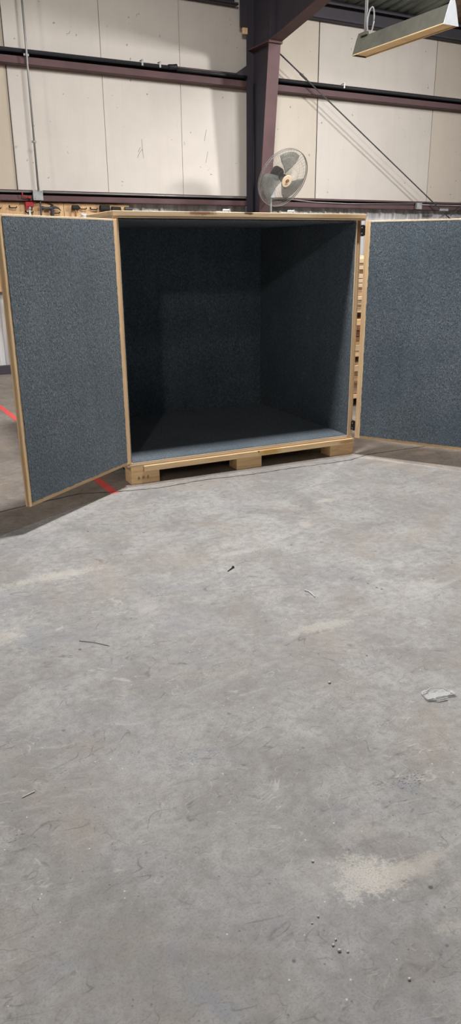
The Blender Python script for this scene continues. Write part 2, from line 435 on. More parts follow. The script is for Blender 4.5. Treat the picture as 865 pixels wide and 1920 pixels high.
# girts
def girt(z0, z1, label, lip):
    g = thing('wall_girt', label, 'steel beam', P0, WR)
    bm = bmesh.new()
    for t0, t1 in ((-13, 4.06), (4.19, 18)):
        bm_box(bm, (t0, -.07, z0), (t1, -.058, z1), bev=.001)
        bm_box(bm, (t0, -.2, z0), (t1, -.066, z0+.008)); bm_box(bm, (t0, -.2, z1-.008), (t1, -.066, z1))
        bm_box(bm, (t0, -.2, z0), (t1, -.192, z0+lip)); bm_box(bm, (t0, -.2, z1-.028), (t1, -.192, z1))
    obj('channel', bm, 'steel_red', g)
    return g
gu = girt(3.945, 4.125, 'upper red oxide steel girt with black pipe, high on the wall', .09)
gl = girt(2.29, 2.43, 'lower red oxide steel girt with grey conduit, just above the tool board', .075)
# black pipe in the upper girt with its couplings
pp = thing('black_pipe', 'black pipe lying along the upper steel girt', 'pipe', wp(0, .235, 4.09), WR)
bm = bmesh.new(); bm_tube(bm, [(-13, 0, 0), (2.77, 0, 0)], .024, 10); bm_tube(bm, [(2.83, .005, -.012), (3.99, .005, -.012)], .022, 10); obj('pipe_run', bm, 'black_pipe', pp, smooth=True)
bm = bmesh.new(); bm_tube(bm, [(4.28, 0, -.005), (18, 0, -.005)], .024, 10); obj('pipe_run', bm, 'black_pipe', pp, smooth=True)
bm = bmesh.new(); bm_tube(bm, [(2.70, 0, .005), (2.78, 0, .012), (2.83, -.01, .02)], .036, 10); obj('elbow', bm, 'black_pipe', pp, smooth=True)
for a in (2.29, 2.56, 5.78):
    bm = bmesh.new(); bm_box(bm, (a-.014, -.03, -.02), (a+.014, -.024, .06), bev=.002); bm_box(bm, (a-.014, -.03, .045), (a+.014, .05, .052)); obj('pipe_clip', bm, 'galv', pp)
# grey conduit along the lower girt and up the wall, with boxes
cd = thing('electrical_conduit', 'thin grey conduit running along the lower girt between two junction boxes', 'conduit', wp(0, .215, 2.405), WR)
bm = bmesh.new(); bm_tube(bm, [(-13, 0, 0), (.58, 0, 0)], .012, 8); bm_tube(bm, [(.74, 0, 0), (3.98, 0, 0)], .012, 8)
bm_tube(bm, [(4.75, 0, -.0), (5.3, 0, -.035), (6, 0, -.045), (7.45, 0, -.02)], .009, 8); bm_tube(bm, [(7.62, 0, -.03), (9, 0, -.03), (18, 0, -.03)], .012, 8)
obj('pipe_run', bm, 'conduit', cd, smooth=True)
cv = thing('electrical_conduit', 'vertical grey conduit climbing the wall above the tool board', 'conduit', wp(.665, .278, 2.425), WR)
bm = bmesh.new(); bm_tube(bm, [(0, 0, 0), (0, 0, 1.5), (0, -.01, 1.7), (0, 0, 2.9)], .014, 10); obj('pipe_run', bm, 'conduit', cv, smooth=True)
for z in (1.62, .6):
    bm = bmesh.new(); bm_box(bm, (-.035, .015, z-.014), (.035, .021, z+.014), bev=.002); bm_tube(bm, [(0, 0, z-.012), (0, 0, z+.012)], .019, 10); obj('strap', bm, 'galv', cv)
def jbox(t, z, w, h, label):
    j = thing('junction_box', label, 'junction box', wp(t, .2, z), WR)
    box('box_body', (-w/2, -.055, -h/2), (w/2, -.002, h/2), 'galv', j, .004)
    box('cover_plate', (-w/2-.004, -.06, -h/2-.004), (w/2+.004, -.056, h/2+.004), 'galv', j, .001)
    for sx in (-1, 1):
        bm = bmesh.new(); bm_tube(bm, [(sx*w*.35, -.06, sx*h*.35), (sx*w*.35, -.064, sx*h*.35)], .006, 8); obj('screw', bm, 'tool_steel', j)
jbox(.66, 2.362, .13, .12, 'square grey junction box on the lower girt above the tool board')
jbox(7.54, 2.35, .11, .10, 'small grey junction box on the lower girt at the right of the wall')

# column and rafter (one welded rigid frame)
fr = thing('steel_column', 'dark red steel column with haunched rafter, the fan in front of it', 'steel column', wp(4.125, 0, 0), WR)
def flange_pts(bm, a, b, w, th, nrm):   # plate from (off,z) a to b, width w along t, thickness th along nrm (off,z)
    vs = []
    for (o_, z_) in (a, b):
        for sx in (-w/2, w/2):
            for k in (0, th): vs.append(bm.verts.new((sx, -(o_+nrm[0]*k), z_+nrm[1]*k)))
    for q in ((0, 1, 3, 2), (4, 5, 7, 6), (0, 1, 5, 4), (2, 3, 7, 6), (0, 2, 6, 4), (1, 3, 7, 5)): bm.faces.new([vs[i] for i in q])
bm = bmesh.new(); bm_box(bm, (-.125, -.214, 0), (.125, -.2, 5.22)); obj('outer_flange', bm, 'steel_dark', fr)
bm = bmesh.new(); bm_prism(bm, [(-.21, 0), (-.30, 0), (-.80, 4.45), (-2.0, 4.665), (-6, 5.4), (-12, 5.95), (-12, 6.25), (-.21, 5.27)], 0, -.006, .006); obj('web', bm, 'steel_dark', fr)
bm = bmesh.new(); flange_pts(bm, (.29, 0), (.79, 4.44), .2, .014, (1, 0)); obj('inner_flange', bm, 'steel_red', fr)
bm = bmesh.new(); flange_pts(bm, (.80, 4.45), (2.0, 4.665), .2, .014, (0, -1)); flange_pts(bm, (2.0, 4.665), (6, 5.4), .2, .014, (0, -1)); flange_pts(bm, (6, 5.4), (12, 5.95), .2, .014, (0, -1)); obj('rafter_flange', bm, 'steel_red', fr)
bm = bmesh.new(); bm_box(bm, (-.11, -.80, 4.43), (.11, -.22, 4.445)); bm_box(bm, (-.115, -.835, 4.415), (.115, -.79, 4.455), bev=.004); obj('stiffener', bm, 'steel_red', fr)
bm = bmesh.new(); bm_prism(bm, [(-.8, 4.45), (-.8, 5.1), (-.82, 5.1), (-.82, 4.45)], 0, -.09, -.006); obj('stiffener', bm, 'steel_dark', fr)
bm = bmesh.new(); bm_box(bm, (-.24, -.23, 4.72), (-.115, -.2, 5.27), bev=.002); obj('cap_plate', bm, 'steel_dark', fr)
bm = bmesh.new(); bm_box(bm, (-.2, -.228, 4.64), (-.12, -.2, 4.72), bev=.002); obj('clip', bm, 'pine_z', fr)
for s, z in ((-1, 4.16), (1, 4.16)):
    bm = bmesh.new(); bm_prism(bm, [(s*.11, z-.08), (s*.11, z+.09), (s*.30, z-.03), (s*.30, z-.08)], 1, -.226, -.214); obj('girt_clip', bm, 'steel_dark', fr)
for z in (4.47, 4.52, 4.58): box('bolt', (-.018, -.72, z), (-.007, -.70, z+.02), 'galv', fr)
for z in (1.2, 2.6): 
    bm = bmesh.new(); bm_tube(bm, [(-.03, -.26, z-1.2), (-.03, -.26, z+1.4)], .014, 8); obj('riser_pipe', bm, 'black_pipe', fr, smooth=True)

# bracing rod with turnbuckle
br = thing('brace_rod', 'long diagonal steel brace rod running down right from the column', 'brace rod', wp(4.24, .30, 4.60), WR)
bm = bmesh.new(); bm_tube(bm, [(0, 0, 0), (3.66, 0, -2.235), (4.9, 0, -2.99)], .011, 8); obj('rod', bm, 'tool_steel', br, smooth=True)
bm = bmesh.new(); bm_tube(bm, [(.66, 0, -.405), (.78, 0, -.478)], .018, 8); obj('coupling', bm, 'tool_steel', br)
bm = bmesh.new(); bm_box(bm, (3.74, -.02, -2.33), (3.95, .0, -2.285), bev=.006); obj('plate', bm, 'galv', br)
b2 = thing('brace_rod', 'short visible piece of the crossing brace rod at the right edge of the wall', 'brace rod', wp(8.30, .26, 2.2), WR)
bm = bmesh.new(); bm_tube(bm, [(0, 0, 0), (3.2, 0, 2.0)], .009, 8); obj('rod', bm, 'tool_steel', b2, smooth=True)
# ------------------------------------------------------------------ tool board
tb = thing('tool_board', 'plywood tool board under the lower girt with hammers and clamps hung on it', 'tool board', wp(0, .10, 1.1), WR)
box('plywood_sheet', (-1.4, -.02, 0), (1.046, 0, 1.180), 'ply', tb)
box('plywood_sheet', (1.052, -.02, 0), (2.04, 0, 1.180), 'ply', tb)
for a in (-1.2, .2, 1.1, 1.95): box('batten', (a-.02, .0005, 0), (a+.02, .05, 1.18), 'pine_z', tb)
HOFF = .122   # face of the board
def hook(t, z, label):
    h = thing('tool_hook', label, 'hook', wp(t, HOFF, z), WR, 'black hooks on the tool board')
    bm = bmesh.new(); bm_tube(bm, [(-.042, -.004, .012), (-.045, -.03, 0), (-.035, -.045, -.004), (.035, -.045, -.004), (.046, -.05, .004), (.048, -.05, .016)], .008, 6)
    obj('prong', bm, 'black', h)
    box('base_plate', (-.05, -.004, .0), (-.03, -.0005, .03), 'black', h)
hook(.11, 2.19, 'black hook at the left edge of the photo on the tool board')
hook(.325, 2.205, 'empty black hook between the red clamps on the tool board')
hook(.545, 2.145, 'black hook holding the small red clamp')
hook(1.32, 2.205, 'empty black hook right beside the first black mallet')
hook(1.482, 2.202, 'empty black hook just left of the largest black mallet')
hook(.925, 2.145, 'black hook under the big claw hammer')
def mallet(t, z, L, r, label, mat='rubber', tilt=0):
    m = thing('mallet', label, 'mallet', wp(t, HOFF+.06, z), (0, tilt, TH))
    bm = bmesh.new(); bm_tube(bm, [(-L/2, 0, 0), (-L/2+.008, 0, 0), (L/2-.008, 0, 0), (L/2, 0, 0)], [r*.86, r, r, r*.86], 16); obj('head', bm, mat, m)
    bm = bmesh.new(); bm_tube(bm, [(0, 0, r*.5), (0, 0, -.1), (0, 0, -.3)], [.012, .011, .015], 10); obj('handle', bm, 'wood_handle', m)
mallet(1.2, 2.218, .10, .032, 'first black rubber mallet from the left with brown handle on the tool board')
mallet(1.637, 2.218, .145, .042, 'largest black rubber mallet on the tool board')
mallet(1.81, 2.213, .145, .028, 'flat black mallet right of the largest one on the tool board', 'rubber', .03)
mallet(2.0, 2.213, .12, .027, 'last black mallet at the right end of the tool board', 'tool_steel', .02)
# claw hammer
h = thing('claw_hammer', 'big dark steel claw hammer hanging on the tool board', 'hammer', wp(.86, HOFF+.06, 2.205), WR)
bm = bmesh.new(); bm_tube(bm, [(-.15, 0, 0), (-.12, 0, 0), (-.11, 0, 0), (-.03, 0, 0), (0, 0, .005)], [.024, .024, .018, .018, .024], 12)
bm_tube(bm, [(0, 0, .006), (.05, 0, .012), (.095, 0, 0), (.125, 0, -.03)], [.024, .018, .012, .005], 10); obj('head', bm, 'tool_steel', h, smooth=True)
bm = bmesh.new(); bm_tube(bm, [(0, 0, .03), (0, 0, -.04), (0, 0, -.32)], [.022, .024, .026], 12); obj('handle', bm, 'steel_dark', h, smooth=True)
# pry bar
pb = thing('pry_bar', 'dark vertical pry bar hung beside the claw hammer', 'pry bar', wp(.69, HOFF+.095, 2.0), WR)
bm = bmesh.new(); bm_tube(bm, [(-.01, 0, -.15), (0, 0, 0), (.002, 0, .28), (.012, -.012, .32)], [.012, .012, .012, .016], 8); bm_tube(bm, [(0, 0, .2), (.05, 0, .205)], .008, 8); obj('bar', bm, 'tool_steel', pb)
sk = thing('screwdriver', 'thin dark awl lying slanted above the claw hammer on the tool board', 'awl', wp(.79, HOFF+.012, 2.275), WR)
bm = bmesh.new(); bm_tube(bm, [(0, 0, .01), (.11, 0, -.03)], .005, 6); bm_tube(bm, [(.07, 0, -.015), (.11, 0, -.03)], .008, 6); obj('shaft', bm, 'rust', sk)
# clamps
def clamp(t, z, L, label):
    c = thing('bar_clamp', label, 'clamp', wp(t, HOFF+.055, z), WR)
    box('bar', (-.012, -.006, -L), (.012, .004, .02), 'white_metal' if L < .6 else 'red', c)
    bm = bmesh.new(); bm_box(bm, (-.055, -.018, -.03), (.06, .014, .035), bev=.006); bm_tube(bm, [(.03, -.002, .02), (.085, -.002, .04)], .016, 8)
    bm_box(bm, (-.055, -.015, -.07), (-.025, .012, .02), bev=.004); obj('jaw', bm, 'red', c)
    bm = bmesh.new(); bm_tube(bm, [(0, -.01, -.045), (0, -.035, -.045)], .017, 10); obj('knob', bm, 'galv', c)
clamp(.545, 2.245, .42, 'small red clamp with white bar hanging on the tool board')
clamp(.07, 2.255, 1.46, 'long red bar clamp hanging at the left edge of the photo')
rk = thing('clamp_handle', 'small red L shaped handle hooked on the lower girt left of the junction box', 'handle', wp(.47, .232, 2.34), WR)
bm = bmesh.new(); bm_tube(bm, [(-.025, -.012, .055), (-.02, -.014, .0), (.02, -.014, -.008), (.085, -.012, -.004)], .009, 8); obj('rod', bm, 'red', rk)
box('pad', (.05, -.026, -.018), (.09, -.002, .008), 'red', rk)
# leaning plank and steel tube at the foot of the wall
pk = thing('wood_plank', 'tan plank standing against the wall behind the left crate door', 'plank', wp(.07, .27, 0), (RAD(7), RAD(-2), TH))
box('board', (0, -.02, .125), (.16, .018, 1.3), 'pine_z', pk)
st = thing('steel_tube', 'dark square steel tube on the floor at the foot of the wall', 'steel tube', wp(-.9, .42, 0), WR)
bm = bmesh.new(); bm_box(bm, (-.9, -.05, .0), (1.25, .05, .115), bev=.006); obj('tube_body', bm, 'steel_dark', st)
bm = bmesh.new(); bm_box(bm, (1.251, -.035, .015), (1.253, .035, .10)); obj('open_end', bm, 'black', st)

# ------------------------------------------------------------------ pedestal fan
fc = Vector((4.33, 5.40, 2.616)); ax = Vector((.157, -.856, -.493)).normalized()
fn = thing('pedestal_fan', 'large round pedestal fan with cream hub badge in front of the steel column', 'fan', (fc.x-.13, fc.y+.14, 0))
q = ax.to_track_quat('Z', 'Y').to_matrix().to_4x4(); rel = fc - Vector((fc.x-.13, fc.y+.14, 0))
FM = Matrix.Translation(rel) @ q
R_ = .424
bm = bmesh.new(); ring = [(R_*cos(k*pi/24), R_*sin(k*pi/24), 0) for k in range(48)]
bm_tube(bm, ring, .007, 6, closed=True); bm_tube(bm, [(x, y, -.03) for x, y, z in ring], .006, 6, closed=True)
for v in bm.verts: v.co = FM @ v.co
obj('guard_rim', bm, 'wire', fn, smooth=True)
def guard(sign, nspoke, twist, name):
    bm = bmesh.new()
    for k in range(nspoke):
        a = k*2*pi/nspoke; pts = []
        for j in range(6):
            u = j/5; r = .075+(R_-.075)*u; aa = a+twist*(1-u)
            pts.append((r*cos(aa), r*sin(aa), sign*(.085*(1-u**2.2))-(0 if sign > 0 else .03)))
        bm_tube(bm, pts, .0013, 3, caps=False)
    for rr, h in ((.2, .068), (.33, .04)):
        bm_tube(bm, [(rr*cos(k*pi/18), rr*sin(k*pi/18), sign*h-(0 if sign > 0 else .03)) for k in range(36)], .0016, 4, closed=True)
    for v in bm.verts: v.co = FM @ v.co
    return obj(name, bm, 'wire', fn)
guard(1, 110, .55, 'front_guard'); guard(-1, 48, -.4, 'rear_guard')
for k in range(3):
    bm = bmesh.new(); a0 = k*2*pi/3+1.35; G = []
    for i in range(7):
        r = .07+.31*i/6; row = []
        half = .62*(1-.2*abs(i-4)/4)
        for j in range(7):
            u = (j/6-.5)*2; aa = a0+u*half+.25*(i/6)
            row.append(bm.verts.new((r*cos(aa), r*sin(aa), -.015+u*.035*(1-.3*i/6))))
        G.append(row)
    for i in range(6):
        for j in range(6): bm.faces.new((G[i][j], G[i][j+1], G[i+1][j+1], G[i+1][j]))
    for v in bm.verts: v.co = FM @ v.co
    o = obj('blade', bm, 'blade', fn, smooth=True); sm = o.modifiers.new('s', 'SOLIDIFY'); sm.thickness = .004
bm = bmesh.new(); bm_lathe(bm, [(.055, -.03), (.06, 0), (.055, .05)], 24, FM); obj('hub', bm, 'black', fn, smooth=True)
bm = bmesh.new(); bm_lathe(bm, [(.088, .078), (.09, .086), (.084, .094), (.02, .097)], 32, FM); bd = obj('hub_badge', bm, 'cream', fn)
bm = bmesh.new(); bm_tube(bm, [(.023*cos(k*pi/8), .023*sin(k*pi/8)+.008, .099) for k in range(16)], .005, 5, closed=True)
bm_tube(bm, [(-.012, .008, .099), (.012, .008, .099)], .006, 5); bm_tube(bm, [(-.026, -.038, .098), (.026, -.038, .098)], .0035, 4)
up_img = Vector((0, 0, 1)); loc_up = q.to_3x3().transposed() @ up_img; ang = math.atan2(loc_up.y, loc_up.x)-pi/2
for v in bm.verts: v.co = FM @ (Matrix.Rotation(ang, 4, 'Z') @ v.co)
obj('emblem', bm, 'badge', bd)
bm = bmesh.new(); bm_lathe(bm, [(.05, -.24), (.085, -.225), (.095, -.13), (.07, -.1)], 24, FM); obj('motor', bm, 'steel_dark', fn, smooth=True)
bm = bmesh.new(); bm_tube(bm, [(0, 0, .03), (0, 0, 1.6)], .022, 12); bm_tube(bm, [(0, 0, 1.5), (0, 0, 2.50), (.03, .01, 2.62), (.09, .02, 2.68)], .014, 12); obj('pole', bm, 'cord', fn, smooth=True)
bm = bmesh.new(); bm_tube(bm, [(0, 0, 1.56), (0, 0, 1.64)], .03, 12); obj('collar', bm, 'black', fn)
bm = bmesh.new(); bm_lathe(bm, [(.28, 0), (.28, .02), (.06, .05), (.03, .08)], 36); obj('base', bm, 'black', fn)
box('switch_box', (-.03, -.05, 2.36), (.05, .01, 2.5), 'white_metal', fn, .006)

# ------------------------------------------------------------------ hanging light fixture (unlit)
lf = thing('light_fixture', 'unlit grey strip light fixture hanging on cords from the roof', 'light fixture', (3.313, 1.434, 3.419), (0, 0, RAD(4)))
y0, y1 = -.61, .61; tilt = .03
def zz(y): return 0
bw, tw, hh = .082, .035, .15
bm = bmesh.new()
for s in (-1, 1):
    bm_prism(bm, [(s*bw, 0), (s*(bw-.003), 0), (s*(tw-.003), hh), (s*tw, hh)], 1, y0, y1)
bm_box(bm, (-tw, y0, hh-.004), (tw, y1, hh)); obj('reflector', bm, 'hood', lf)
bm = bmesh.new(); bm_box(bm, (-bw+.005, y0+.004, .006), (bw-.005, y1-.004, .012)); obj('diffuser', bm, 'hood_in', lf)
bm = bmesh.new()
for s in (-1, 1): bm_box(bm, (s*bw-.004, y0, -.004), (s*bw+.004, y1, .004))
obj('rim', bm, 'hood_in', lf)
for y, mt in ((y0-.006, 'white_metal'), (y1, 'hood')):
    bm = bmesh.new(); bm_prism(bm, [(-bw-.006, -.006), (bw+.006, -.006), (tw+.008, hh*.9), (.018, hh+.045), (-.018, hh+.045), (-tw-.008, hh*.9)], 1, y, y+.006); obj('end_plate', bm, mt, lf)
bm = bmesh.new(); bm_box(bm, (-tw-.02, y1-.16, hh), (-tw+.01, y1-.06, hh+.03), bev=.002); obj('clip', bm, 'hood', lf)
def rope(name, pts, r):
    bm = bmesh.new(); bm_tube(bm, pts, r, 8); return obj(name, bm, 'cord', lf, smooth=True)
zr = 5.27+SL*((wp(0, 0)-Vector((3.313, 1.434, 0))).dot(NV)) - 3.419
rope('hanging_cord', [(-.02, y1-.09, hh-.01), (-.02, y1-.09, zr+.0)], .009)
rope('hanging_cord', [(0, y0-.003, hh+.03), (0, y0-.003, zr+.06)], .006)
rope('power_cord', [(-.005, y1-.08, hh), (-.002, y1-.09, .3), (.002, y1-.09, .8), (0, y1-.09, zr+.02)], .007)
rope('cord_loop', [(.04-.038*cos(a)+.012*sin(a), y1-.10, .285+.115*sin(a)) for a in [k*2*pi/24+pi for k in range(25)]], .007)
# ------------------------------------------------------------------ the crate
cr = thing('wooden_crate', 'large open plywood crate lined with charcoal carpet, both doors swung open, standing on the floor', 'crate')
D = 1.53; DB = 1.60; ZL = 1.816; ZT = 1.861
bm = bmesh.new(); bm_box(bm, (.027, 0, 0), (.2475, .14, .0917), bev=.003); bm_box(bm, (.027, 0, .0915), (.124, .14, .135), bev=.002); obj('skid_block', bm, 'block', cr)
for a, b in ((.8845, 1.103), (1.741, 1.968)): box('skid_block', (a, 0, 0), (b, .14, .0917), 'block', cr, .003)
for y in (.73, 1.46):
    for a, b in ((.027, .2475), (.8845, 1.103), (1.741, 1.968)): box('skid_block', (a, y, 0), (b, y+.14, .0917), 'block', cr, .003)
for a, b in ((.027, .2), (.9, 1.09), (1.76, 1.95)): box('runner', (a, .142, .0921), (b, DB, .1345), 'pine_y', cr, .002)
box('deck_board', (.125, -.012, .0919), (1.97, .14, .135), 'deck', cr, .003)
box('floor_panel', (.0, .0, .1352), (1.955, DB, .149), 'end_x', cr, .001)
box('floor_panel', (.02, .004, .1492), (1.948, DB, .164), 'pale_x', cr, .001)
box('floor_carpet', (.045, .006, .1642), (1.903, D, .170), 'carpet', cr, .002)
# sides
box('side_panel', (.0, .0, .1642), (.012, DB, ZL), 'end_z', cr, .001)
box('side_post', (.0125, .0, .1642), (.036, .06, ZL), 'pine_z', cr, .002)
box('side_panel', (1.937, .004, .1642), (1.95, DB, ZL), 'end_z', cr, .001)
bm = bmesh.new(); bm_box(bm, (1.911, .0, .165), (1.9365, .07, 1.66), bev=.002); obj('side_post', bm, 'pine_z', cr)
box('side_post', (1.909, -.002, 1.6605), (1.9365, .07, ZL), 'dark_wood', cr, .002)
box('ply_strip', (1.9035, -.003, .165), (1.910, .04, ZL), 'pale_z', cr, .001)
box('side_carpet', (.037, .012, .1705), (.044, D, ZL-.012), 'carpet', cr, .001)
box('side_carpet', (1.8965, .004, .1705), (1.903, D, ZL-.012), 'carpet', cr, .001)
box('back_panel', (.0125, D+.008, .1645), (1.936, DB, ZL), 'pine_z', cr, .001)
box('back_carpet', (.0445, D, .1705), (1.896, D+.007, ZL-.012), 'carpet', cr, .001)
box('ceiling_carpet', (.045, .01, ZL-.011), (1.896, D, ZL-.005), 'carpet', cr, .001)
# lid
box('lid_panel', (-.003, -.004, ZL), (1.982, DB+.01, ZL+.012), 'end_x', cr, .001)
box('lid_board', (-.003, -.014, ZL+.0125), (1.982, .09, ZT), 'lid_wood', cr, .003)
box('lid_board', (-.003, DB-.08, ZL+.0125), (1.982, DB+.01, ZT), 'pine_x', cr, .003)
box('lid_board', (-.003, .0905, ZL+.0125), (.088, DB-.0805, ZT), 'pine_y', cr, .003)
box('lid_board', (1.89, .0905, ZL+.0125), (1.982, DB-.0805, ZT), 'pine_y', cr, .003)
for x in (.80, 1.315):
    bm = bmesh.new(); bm_box(bm, (x-.05, .0, ZT), (x+.03, .03, ZT+.006)); bm_tube(bm, [(x-.005, .01, ZT+.013), (x+.045, .01, ZT+.013)], .007, 8)
    bm_box(bm, (x+.04, .0, ZT), (x+.048, .02, ZT+.022)); obj('latch', bm, 'white_metal', cr)

# doors
def jag_panel(w0, w1, z0, z1, y0, y1):
    """carpet with slightly ragged edges, in the door's local x-z plane"""
    bm = bmesh.new(); pts = []
    rnd = random.Random(3)
    def edge(a, b, n):
        for k in range(n):
            u = k/n; j = rnd.uniform(-.0025, .0025)
            x = a[0]+(b[0]-a[0])*u; z = a[1]+(b[1]-a[1])*u
            if a[0] == b[0]: x += j
            else: z += j
            pts.append((x, z))
    edge((w0, z0), (w1, z0), 60); edge((w1, z0), (w1, z1), 90); edge((w1, z1), (w0, z1), 60); edge((w0, z1), (w0, z0), 90)
    A = [bm.verts.new((x, y0, z)) for x, z in pts]; B = [bm.verts.new((x, y1, z)) for x, z in pts]
    bm.faces.new(A); bm.faces.new(B[::-1])
    for k in range(len(pts)): bm.faces.new((A[k], A[(k+1) % len(pts)], B[(k+1) % len(pts)], B[k]))
    return bm
def door(hx, hy, ang, zb, tilt, w, h, side, label):
    """side -1: left door (local x runs from the hinge to the free edge, inner face at local y = 0 looking to +y or -y)"""
    d = bpy.data.objects.new('crate_door', None)
    # panel is the part; everything on it a sub-part
    bm = bmesh.new(); s = 1 if side < 0 else -1      # local +y is the inner side for the left door
    def yy(a, b): return (min(a*s, b*s), max(a*s, b*s))
    a, b = yy(-.026, -.014)
    bm_box(bm, (0, a, 0), (w, b, h), bev=.001)
    R = Matrix.Rotation(ang, 4, 'Z') @ Matrix.Rotation(tilt, 4, 'Y')
    p = obj('door', bm, 'ply', cr); p.matrix_local = Matrix.Translation((hx, hy, zb)) @ R
    p['label'] = label
    f0, f1 = yy(-.0138, -.004)     # frame boards on the inner face
    sh = .045; sf = .024; rb = .024; rt = .012
    for nm, lo, hi, m in (('stile', (0, 0), (sh, h), 'pine_z'), ('stile', (w-sf, 0), (w, h), 'pine_z'), ('rail', (sh+.0005, 0), (w-sf-.0005, rb), 'pine_x'), ('rail', (sh+.0005, h-rt), (w-sf-.0005, h), 'pale_x')):
        box(nm, (lo[0], f0, lo[1]), (hi[0], f1, hi[1]), m, p, .0015)
    for nm, lo, hi, m in (('outer_board', (0, 0), (.09, h), 'pine_z'), ('outer_board', (w-.09, 0), (w, h), 'pine_z'), ('outer_board', (.0905, 0), (w-.0905, .09), 'pine_x'), ('outer_board', (.0905, h-.09), (w-.0905, h), 'pine_x')):
        g = yy(-.037, -.0262)
        box(nm, (lo[0], g[0], lo[1]), (hi[0], g[1], hi[1]), m, p, .0015)
    c0, c1 = yy(-.0138, .0)
    obj('door_carpet', jag_panel(sh-.002, w-sf+.001, rb-.001, h-rt-.001, c0, c1), 'carpet', p)
    return p
PL = door(.026, -.027, RAD(216.45), .17, .006, 1.051, 1.639, -1, 'left door, seen at a slant')
PR = door(1.95, -.035, RAD(-55.45), .145, .004, .98, 1.669, 1, 'right door, cut by the photo edge')
for z in (1.60, .10):
    bm = bmesh.new(); bm_box(bm, (-.035, .001, z-.035), (.0, .005, z+.035)); bm_tube(bm, [(-.012, .003, z-.04), (-.012, .003, z+.04)], .006, 8)
    o = obj('hinge', bm, 'black', PR)
    for dz in (-.02, .02):
        bm = bmesh.new(); bm_tube(bm, [(-.024, -.0005, z+dz), (-.024, .0008, z+dz)], .005, 8); obj('screw', bm, 'galv', PR)
    bm = bmesh.new(); bm_box(bm, (1.951, -.03, z+.145-.04), (1.955, .05, z+.145+.04)); obj('hinge_leaf', bm, 'black', cr)
for z in (1.55, .12):
    bm = bmesh.new(); bm_box(bm, (.0, -.0405, z-.035), (.04, -.0372, z+.035)); obj('hinge', bm, 'black', PL)
bm = bmesh.new(); bm_box(bm, (.30, -.03, 1.639), (.33, -.01, 1.652), bev=.002); bm_tube(bm, [(.29, -.02, 1.655), (.34, -.02, 1.655)], .006, 8); obj('latch', bm, 'white_metal', PL)

# ------------------------------------------------------------------ lumber stack behind the crate
zz_ = 0.09; k = 0
rnd = random.Random(11)
for a in (2.45, 3.6, 4.5):
    tag(box('timber_bearer', (0, 0, 0), (.09, 1.2, .089), 'pine_y', loc=(a, 1.62, 0)), 'timber bearer on the floor under the lumber stack behind the crate', 'timber', 'bearers under the lumber stack')
while zz_ < 1.50:
    th = rnd.choice((.019, .038, .038, .045, .06)); up = zz_ > .95
    gap = .07 if (k in (7, 14)) else rnd.choice((.002, .002, .006))
    m = rnd.choice(('pale_x',)) if up else rnd.choice(('pine_x', 'end_x', 'dark_wood', 'pine_x', 'end_x'))
    if zz_+th > 1.545: break
    y0_ = 1.62+rnd.uniform(-.03, .05)
    o = box('lumber_board', (0, 0, 0), (2.3, 1.1, th), m, loc=(2.42, y0_, zz_+.0005), bev=.003)
    lab = 'pale fresh sawn board in the upper part of the stack behind the crate' if up else ('dark brown board in the lower part of the stack behind the crate' if m == 'dark_wood' else ('greyish plywood edged board in the lower part of the stack behind the crate' if m == 'end_x' else 'tan pine board in the lower part of the stack behind the crate'))
    tag(o, lab, 'board', 'boards stacked behind the crate: '+('pale' if up else {'dark_wood': 'brown', 'end_x': 'greyish', 'pine_x': 'tan'}[m]))
    if gap > .05:
        for xx in (2.45, 4.3):
            tag(box('spacer_block', (0, 0, 0), (.1, 1.0, gap-.002), 'dark_wood', loc=(xx, 1.66, zz_+th+.001), bev=.002), 'dark spacer block between layers of the stacked boards behind the crate', 'spacer block', 'spacers in the lumber stack')
    zz_ += th+gap; k += 1
tag(box('lumber_board', (0, 0, 0), (2.3, .14, .02), 'pale_x', loc=(2.42, 1.64, zz_+.001), bev=.002), 'topmost narrow pale board lying on the stack behind the crate', 'board')

# ------------------------------------------------------------------ floor marks and litter
def strip(name, pts, w, z, mat, jag=0):
    bm = bmesh.new(); prev = None; rnd = random.Random(len(pts)); N = []
    for i in range(len(pts)-1):
        a, b = Vector(pts[i]), Vector(pts[i+1]); n = max(2, int((b-a).length/.03))
        for k in range(n): N.append(a.lerp(b, k/n))
    N.append(Vector(pts[-1]))
    top = []
    for i, p in enumerate(N):
        d = (N[min(i+1, len(N)-1)]-N[max(i-1, 0)]).normalized(); q = Vector((-d.y, d.x))
        o = rnd.uniform(-jag, jag); ww = w*(1+(rnd.uniform(-.7, .5) if jag else 0))/2
        l, r = p+q*(ww+o), p-q*(ww-o)
        top.append((bm.verts.new((l.x, l.y, z)), bm.verts.new((r.x, r.y, z)), bm.verts.new((l.x, l.y, .0002)), bm.verts.new((r.x, r.y, .0002))))
    for A, B in zip(top, top[1:]):
        bm.faces.new((A[0], A[1], B[1], B[0])); bm.faces.new((A[0], B[0], B[2], A[2])); bm.faces.new((A[1], B[1], B[3], A[3]))
    return obj(name, bm, mat)
struct(strip('trim_1', [(-.342, 3.6), (-.15, .1), (-.14, -.128)], .062, .0012, 'paint_red'))
struct(strip('trim_2', [(-2.6, -.35), (-1.3, -.24), (-.936, -.164), (-.714, -.1), (-.361, -.02), (-.16, -.09), (.188, -.157), (.541, -.12), (.922, -.158), (1.3, -.15), (1.642, -.165), (1.85, -.16), (2.06, -.085), (2.6, -.09), (4.5, .02)], .008, .0016, 'crack', .004))
def litter(name, label, cat, loc, pts, r, mat, group=None, seg=6):
    bm = bmesh.new(); bm_tube(bm, pts, r, seg); o = obj(name, bm, mat, None, loc); return tag(o, label, cat, group)
